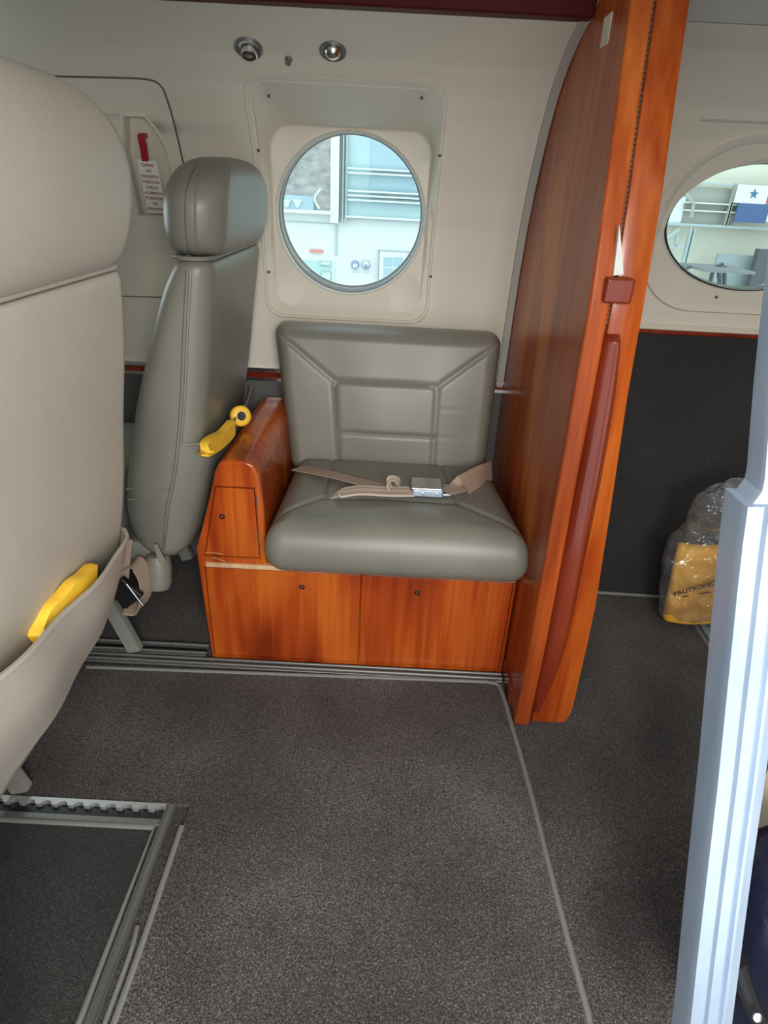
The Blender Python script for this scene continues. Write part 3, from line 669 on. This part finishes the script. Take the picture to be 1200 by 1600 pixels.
mo = [(-1.2, .611), (-.3085, .611), (-.3085, .400)]+[(-.3335+.025*math.cos(math.radians(a)), .397-.025+.025*0-.0+.025*math.sin(math.radians(a))) for a in range(0, -91, -15)]+[(-1.2, .347)]
obj('pile', prism(B(), mo, 'z', .0005, .006), CARPETD, mt)
obj('binding', tube(B(), [(a, b, .006) for a, b in mo[:-1]]+[(-.8, .347, .006)], .0042, 8), CORD, mt)
# sill strip in the baggage area
ss = thing('sill_strip', (.73, 1.15, 0), 'pale metal sill strip on the baggage floor leading under the plastic bag', 'floor strip')
bm = B(); prism(bm, [(.716, .80), (.745, .80), (.757, 1.285), (.722, 1.285)], 'z', .001, .008, .001, 1); obj('plate', bm, ALU, ss)
bm = B(); prism(bm, [(.700, .80), (.709, .80), (.716, 1.285), (.709, 1.285)], 'z', .0005, .007); obj('edge_cord', bm, CORD, ss)
bm = B(); tube(bm, [(.79, .80, .006), (.80, 1.285, .006)], .006, 8); obj('side_bead', bm, DULL, ss)
for k in range(9):
    obj('mark', box(B(), .728+k*.0006, .742+k*.0004, 1.04+k*.022, 1.046+k*.022+.004*(k % 2), .0078, .0084), SEAM, ss)
obj('wall_cord', tube(B(), smooth_path([(.34, 1.29, .006), (.5, 1.291, .006), (.62, 1.289, .006), (.71, 1.287, .006)], 5), .004, 8), CORD, aft)
# ================================================================== bag
bg = thing('plastic_bag', (.72, 1.2, 0), 'crumpled clear plastic bag lying over the yellow packet by the sill strip', 'bag')
def crumple(bm, amp, fr, seed):
    for v_ in bm.verts:
        v_.co += Vector((mnoise.noise(v_.co*fr+Vector((seed, 0, 0))), mnoise.noise(v_.co*fr+Vector((0, seed, 0))), mnoise.noise(v_.co*fr+Vector((0, 0, seed)))))*amp
bagY = 1.16
def bagring(z, x0, x1, d, n=40):
    return [((x0+x1)/2+(x1-x0)/2*math.copysign(abs(math.cos(a))**.7, math.cos(a)), bagY+.02+d*math.copysign(abs(math.sin(a))**.8, math.sin(a)), z) for a in [2*math.pi*k/n for k in range(n)]]
tabb = [(.033, .632, .80, .020), (.040, .624, .81, .034), (.09, .616, .82, .042), (.16, .603, .82, .045), (.205, .598, .81, .044), (.235, .612, .80, .034), (.262, .628, .77, .020), (.290, .623, .75, .026), (.325, .632, .755, .034), (.350, .662, .76, .026), (.362, .69, .75, .010)]
VV = []
A_ = smooth_path([(a, b, c_) for a, b, c_, d in tabb], 5); D_ = smooth_path([(d, 0, 0) for *_, d in tabb], 5)
bm = B(); loft(bm, [bagring(a.x, a.y, a.z, d.x) for a, d in zip(A_, D_)]); crumple(bm, .016, 22, 3.1); crumple(bm, .006, 60, 7.7)
for v_ in bm.verts: v_.co.z = max(v_.co.z, .012)
obj('film', bm, PLASTIC, bg, 80)
pk_ = thing('yellow_packet', (.72, 1.18, 0), 'yellow folded packet with black lettering inside the clear plastic bag', 'packet')
hxp, hyp = .098, .092
def Tp(a, b, c_):
    f = (b+hyp)/(2*hyp)
    return (.724+a*(1.0-.03*f)-.004*f, bagY+.008+.026*f-c_+.004*math.sin(a*30), .022+(b+hyp)-.05*a*(1-f)*.35+.002*math.sin(a*40))
gr = [([(-.09, .03), (-.062, -.02), (-.056, -.075)], .008, .008), ([(.06, .09), (.085, .0)], .006, .006), ([(-.05, .02), (.02, .03), (.05, -.05)], .008, -.004), ([(-.09, -.035), (-.06, -.04)], .006, .006), ([(.0, .0), (.045, -.075)], .005, .003)]
obj('wrapper', pad(B(), Tp, hxp, hyp, .01, .014, .012, .012, gr, 60, 60, lumps=.006), mat('packet_yellow', (.75, .36, .03), .5, var=(.85, .47, .05), vscale=(12, 12, 12)), pk_, 60)
lt = [at(1060, 928, y=bagY-.012), at(1118, 911, y=bagY-.012)]
tx = (lt[1]-lt[0]); 
text('lettering', 'PAUTRONIC T', .0155, BLACK, pk_, (lt[0]+lt[1])/2+Vector((.002, 0, .002)), tx, (0, 0, 1), .0004)
for u0, u1, v0, v1 in ((1067, 1076, 932, 931), (1093, 1111, 928, 925)):
    bm = B(); tube(bm, [at(u0, v0, y=bagY-.013), at(u1, v1, y=bagY-.013)], .0012, 6); obj('printed_dash', bm, BLACK, pk_)
# ================================================================== door strut beside the camera
pol = thing('door_strut', tuple(at(1110, 1650, y=.30)), 'bright polished aluminium door strut at the right edge beside the camera', 'strut')
def strut_ring(pL, pR, y, dep):
    a = at(*pL, y=y); b = at(*pR, y=y); dx = (b-a)
    pr = [(0, .25), (.04, 0), (.30, -.02), (.34, -.14), (.52, -.16), (.56, -.04), (.62, .0), (.66, -.10), (.72, -.10), (.76, .02), (.96, .10), (1, .35), (1, 1), (0, 1)]
    return [a+dx*u_+Vector((0, dep*w_, 0)) for u_, w_ in pr]
ys = lambda py: .30+(1650-py)/1000*.10
seq = [((1066, 1680), (1141, 1680)), ((1076, 1600), (1150, 1600)), ((1090, 1470), (1167, 1470)), ((1104, 1350), (1183, 1350)), ((1118, 1230), (1201, 1230)), ((1133, 1080), (1222, 1080)), ((1148, 930), (1243, 930)), ((1157, 850), (1254, 850)), ((1165, 792), (1262, 792))]
obj('lower_bar', loft(B(), [strut_ring(a, b, ys(a[1]), .03) for a, b in seq]), ALU, pol, 20)
seq = [((1170, 800), (1262, 800)), ((1171, 790), (1262, 790)), ((1188, 768), (1264, 768)), ((1192, 750), (1266, 750)), ((1197, 690), (1268, 690)), ((1204, 610), (1272, 610)), ((1216, 500), (1280, 500)), ((1252, 210), (1306, 210))]
obj('upper_bar', loft(B(), [strut_ring(a, b, ys(a[1])+.004, .022) for a, b in seq]), ALU, pol, 20)
# dark bag and tan panel at the lower right
q = at(1190, 1480, y=.34)
nb = thing('navy_bag', (q.x+.03, .38, 0), 'dark navy bag with a black strap at the lower right corner behind the strut', 'bag')
bm = B(); rg = []
for i in range(13):
    a = -math.pi/2+math.pi*i/12; k = max(.05, math.cos(a)**.5)
    rg.append([(q.x+.075+.075*k*math.copysign(abs(math.cos(t_))**.7, math.cos(t_)), .40+.06*k*math.copysign(abs(math.sin(t_))**.7, math.sin(t_)), .17+.15*math.sin(a)) for t_ in [2*math.pi*j/28 for j in range(28)]])
loft(bm, rg); crumple(bm, .012, 18, 2.0); obj('body', bm, mat('navy', (.008, .010, .028), .35, bump=.4, bscale=90, bdist=.003), nb, 60)
bm = B(); tube(bm, smooth_path([at(1150, 1500, y=.325), at(1165, 1545, y=.32), at(1185, 1590, y=.315), at(1215, 1640, y=.31)], 5), .008, 10); obj('strap', bm, BLACK, nb)
obj('snap', lathe(B(), [(.004, 0), (.004, .002), (.001, .003)], at(1182, 1588, y=.305), (0, -1, .6), 14), CHROME, nb)
tp = thing('tan_sill_panel', tuple(at(1190, 1400, y=.47)), 'tan curved doorway trim panel between the strut and the navy bag', 'panel')
bm = B(); ribbon(bm, smooth_path([at(1150, 1500, y=.44), at(1178, 1420, y=.47), at(1205, 1310, y=.50), at(1240, 1200, y=.53), at(1330, 1040, y=.60), at(1460, 900, y=.70)], 6), (1, .3, 0), [.02+.0016*i for i in range(31)], .02); obj('moulding', bm, CREAM, tp)
# ================================================================== outside, through the windows
WY = 5.2
EXTW = mat('plaster', (.78, .80, .79), .8)
STONE = mat('stone', (.30, .31, .30), .9, var=(.52, .48, .46), vscale=(11, 5, 22), det=8, pos=(.35, .65))
TEAL = mat('teal_glass', (.46, .62, .64), .3, var=(.56, .70, .70), vscale=(1.2, 1, 1.5))
BLUEG = mat('blue_glass', (.38, .54, .60), .3, var=(.47, .60, .66), vscale=(1.2, 1, 1.5))
LFR = mat('light_frame', (.80, .86, .86), .6)
GREYL = mat('grey_line', (.42, .50, .50), .6)
GREYB = mat('sign_blue', (.28, .35, .50), .6)
def rct(px0, py0, px1, py1, y, d=.05, bm=None, fl=0):
    a = at((px0+px1)/2, py0, y=y).z; b = at((px0+px1)/2, py1, y=y).z
    x0_ = at(px0, (py0+py1)/2, y=y).x; x1_ = at(px1, (py0+py1)/2, y=y).x
    return box(bm or B(), min(x0_, x1_), max(x0_, x1_), y-d, y, min(a, b), max(a, b))
struct(obj('ground', box(B(), -6, 9, 1.9, 12, -1.3, -1.2), mat('concrete', (.45, .46, .45), .8)))
hg_ = thing('hangar_building', (-.4, WY, -1.2), 'white building facade with pale glazing seen through the main round window', 'building')
obj('wall', box(B(), -4, 1.6, WY, WY+.3, -1.2, 3.2), EXTW, hg_)
obj('stone_wall', rct(380, 150, 518, 328, WY, .03), STONE, hg_)
o = obj('glazing', rct(543, 150, 720, 345, WY, .03), TEAL, hg_)
obj('dark_pane', rct(581, 150, 720, 322, WY-.03, .012), BLUEG, o)
for a in ((541, 150, 544, 348), (536, 150, 538, 348), (531, 150, 533, 348)): obj('mullion', rct(*a, WY-.03, .03), GREYL, o)
obj('frame', rct(518, 150, 533, 348, WY-.0, .06), LFR, hg_)
for y_ in (266, 273, 301, 308, 315): obj('railing', rct(544, y_, 720, y_+2.6, WY-.06, .04), LFR, o)
for y_ in (269, 304, 311.5): obj('rail_gap', rct(581, y_, 660, y_+3.2, WY-.05, .012), GREYL, o)
obj('sill', rct(541, 341, 720, 344, WY-.02, .05), LFR, o); obj('sill_shadow_gap', rct(541, 344, 720, 346, WY-.02, .02), GREYL, o)
obj('ledge', rct(380, 326, 520, 331, WY-.02, .08), LFR, hg_)
obj('planter', rct(430, 305, 491, 327, WY-.03, .05), BLUEG, hg_)
ob = obj('bicycle', B(), GREYL, hg_); bpy.data.objects.remove(ob)
for cx_, cy_ in ((448, 320), (465, 320)):
    bm = B(); lathe(bm, [(.012, 0), (.02, .02), (.033, .045), (.028, .05), (.01, .047)], at(cx_, cy_+4, y=WY-.09), (0, 0, 1), 16); obj('pale_pot', bm, LFR, hg_)
bm = B(); tube(bm, smooth_path([at(501, 295, y=WY-.1), at(492, 308, y=WY-.1), at(494, 318, y=WY-.1), at(499, 326, y=WY-.1)], 5), .007, 6); obj('pipe', bm, LFR, hg_)
obj('facade_panel', rct(447, 331, 525, 332, WY, .02), GREYL, hg_); obj('facade_panel', rct(525, 331, 526, 400, WY, .02), GREYL, hg_); obj('facade_panel', rct(447, 347, 523, 348, WY, .01), GREYL, hg_)
obj('red_sign', rct(484, 390, 505, 394.5, WY-.01, .02), mat('pale_red', (.75, .30, .28), .6), hg_)
dd = obj('doorway', rct(470, 405, 522, 470, WY, .03), LFR, hg_); obj('door_glass', rct(474, 407, 518, 470, WY-.03, .01), mat('mint', (.50, .68, .64), .4), dd)
for a in ((500, 408, 518, 415), (502, 424, 518, 438)): obj('notice', rct(*a, WY-.04, .01), GREYL, dd); 
for a in ((501, 409, 517, 414), (503.5, 425.5, 516.5, 437)): obj('notice_face', rct(*a, WY-.05, .01), mat('mint2', (.6, .76, .72), .5), dd)
for cx_, top in ((555, 1), (572, 0)):
    p = at(cx_, 413.5, y=WY-.01); s_ = thing('restroom_sign', tuple(p), 'round grey-blue pictogram sign on the white facade, %s of the two' % ('left' if top else 'right'), 'sign', 'round signs outside')
    obj('disc', lathe(B(), [(.031, 0), (.031, .006), (.001, .006)], p, (0, -1, 0), 28), GREYB, s_)
    if top:
        obj('pictogram', lathe(B(), [(.006, .006), (.006, .010), (.001, .010)], p+Vector((0, 0, .016)), (0, -1, 0), 12), EXTW, s_)
        bm = B(); prism(bm, [(p.x-.018, p.z+.006), (p.x-.006, p.z+.006), (p.x, p.z-.002), (p.x+.006, p.z+.006), (p.x+.018, p.z+.006), (p.x+.014, p.z-.022), (p.x+.006, p.z-.022), (p.x, p.z-.010), (p.x-.006, p.z-.022), (p.x-.014, p.z-.022)], 'y', p.y-.010, p.y-.005); obj('pictogram', bm, EXTW, s_)
    else:
        obj('pictogram', lathe(B(), [(.024, .006), (.024, .009), (.001, .009)], p+Vector((0, 0, .004)), (0, -1, 0), 20), EXTW, s_)
        bm = B(); prism(bm, [(p.x-.008, p.z+.002), (p.x+.008, p.z+.002), (p.x+.013, p.z-.022), (p.x-.013, p.z-.022)], 'y', p.y-.014, p.y-.008); obj('pictogram', bm, GREYB, s_)
    obj('caption', box(B(), p.x-.03, p.x+.03, p.y-.004, p.y, p.z-.052, p.z-.042), mat('caption', (.6, .66, .70), .6), s_)
sw = obj('small_window', rct(592, 394, 690, 460, WY, .03), LFR, hg_)
obj('frame_outline', rct(590.5, 393, 690, 394.2, WY, .035), GREYL, sw); obj('frame_outline', rct(590.5, 393, 591.8, 450, WY, .035), GREYL, sw)
for a in ((599, 402, 613, 416.5), (615, 402, 630, 416.5), (599, 419, 613, 434), (615, 419, 630, 434), (636, 398, 650, 410), (636, 413, 650, 430)): obj('windowpane', rct(*a, WY-.03, .006), BLUEG, sw)
# ---- hangar side seen through the rear window
HY = 4.6
CRW = mat('cream_wall', (.66, .66, .54), .8); GRN = mat('greenish_grey', (.42, .43, .37), .8)
hw_ = thing('hangar_interior', (3, HY, -1.2), 'cream hangar back wall with steel racking seen through the rear window', 'building')
obj('wall', box(B(), 1.65, 6, HY, HY+.2, -1.2, 3.2), CRW, hw_)
rk = obj('racking', rct(1066, 293, 1150, 350, HY-.02, .02), GRN, hw_)
for a in ((1040, 286, 1200, 289), (1066, 317, 1152, 319), (1066, 329, 1152, 331), (1040, 352, 1230, 356)): obj('beam', rct(*a, HY-.06, .04), GREYL if a[1] in (286, 352) else LFR, rk)
for a in ((1138, 286, 1141, 352), (1135, 316, 1138, 352)): obj('upright', rct(*a, HY-.08, .03), GRN, rk)
obj('grey_shelf', rct(1066, 319, 1150, 328, HY-.03, .03), mat('grey_shelf', (.30, .31, .28), .8), rk)
obj('bright_opening', rct(1030, 306, 1066, 350, HY-.03, .02), LFR, hw_)
for a in ((1070, 356, 1073, 412), (1076, 356, 1078, 412), (1030, 382, 1066, 385), (1054, 368, 1056, 384)): obj('pole', rct(*a, HY-.1, .03), GREYL, hw_)
bm = B(); tube(bm, [at(1036, 378, y=HY-.1), at(1062, 358, y=HY-.1)], .012, 6); obj('brace', bm, GREYL, hw_)
bm = B(); tube(bm, [at(1068, 300, y=HY-.1), at(1084, 318, y=HY-.1), at(1080, 340, y=HY-.1)], .010, 6); obj('brace', bm, GRN, hw_)
fl = thing('flag', tuple(at(1148, 350, y=HY-.12)), 'quartered flag with a blue star and blue field hanging behind the rear window', 'flag')
obj('white_quarter', rct(1149, 289, 1199, 318, HY-.12, .01), mat('flag_white', (.74, .74, .72), .7), fl)
obj('blue_quarter', rct(1149, 318, 1199, 348, HY-.12, .01), mat('flag_blue', (.07, .13, .27), .7), fl)
obj('red_quarter', rct(1199, 289, 1249, 318, HY-.12, .01), mat('flag_red', (.55, .06, .06), .7), fl)
obj('white_quarter', rct(1199, 318, 1249, 348, HY-.12, .01), mat('flag_white2', (.74, .70, .70), .7), fl)
def star(px, py, r, m):
    p = at(px, py, y=HY-.13); P_ = [(p.x+(r if k % 2 == 0 else r*.4)*math.sin(math.pi*k/5), p.z+(r if k % 2 == 0 else r*.4)*math.cos(math.pi*k/5)) for k in range(10)]
    bm = B(); prism(bm, P_, 'y', HY-.135, HY-.125); obj('star', bm, m, fl)
star(1178, 303, .028, mat('star_blue', (.06, .18, .28), .7)); star(1226, 333, .028, mat('star_red', (.5, .05, .05), .7))
tag(obj('dark_board', rct(1133, 389, 1260, 718, HY-.3, .05), mat('dark_board', (.09, .09, .10), .5)), 'large dark grey board standing behind the table outside the rear window', 'board')
tag(obj('teal_panel', rct(1078, 395, 1128, 712, HY-.2, .04), mat('teal_panel', (.32, .38, .38), .6)), 'grey-green panel left of the dark board outside the rear window', 'board')
tb = thing('work_table', tuple(at(1100, 470, y=HY-.5)), 'grey metal work table standing before the grey-green panel outside', 'table')
obj('tabletop', rct(1062, 412, 1136, 416, HY-.45, .35), mat('tbl', (.20, .22, .22), .5), tb)
for P_ in (((1078, 417), (1068, 424), (1064, 450)), ((1130, 412), (1116, 420), (1110, 440)), ((1123, 416), (1124, 440), (1124, 450)), ((1066, 416), (1066, 560), (1066, 748)), ((1132, 416), (1132, 560), (1132, 752))):
    bm = B(); tube(bm, smooth_path([at(*u_, y=HY-.6) for u_ in P_], 4), .012, 6); obj('leg', bm, mat('tleg', (.1, .11, .11), .5), tb)
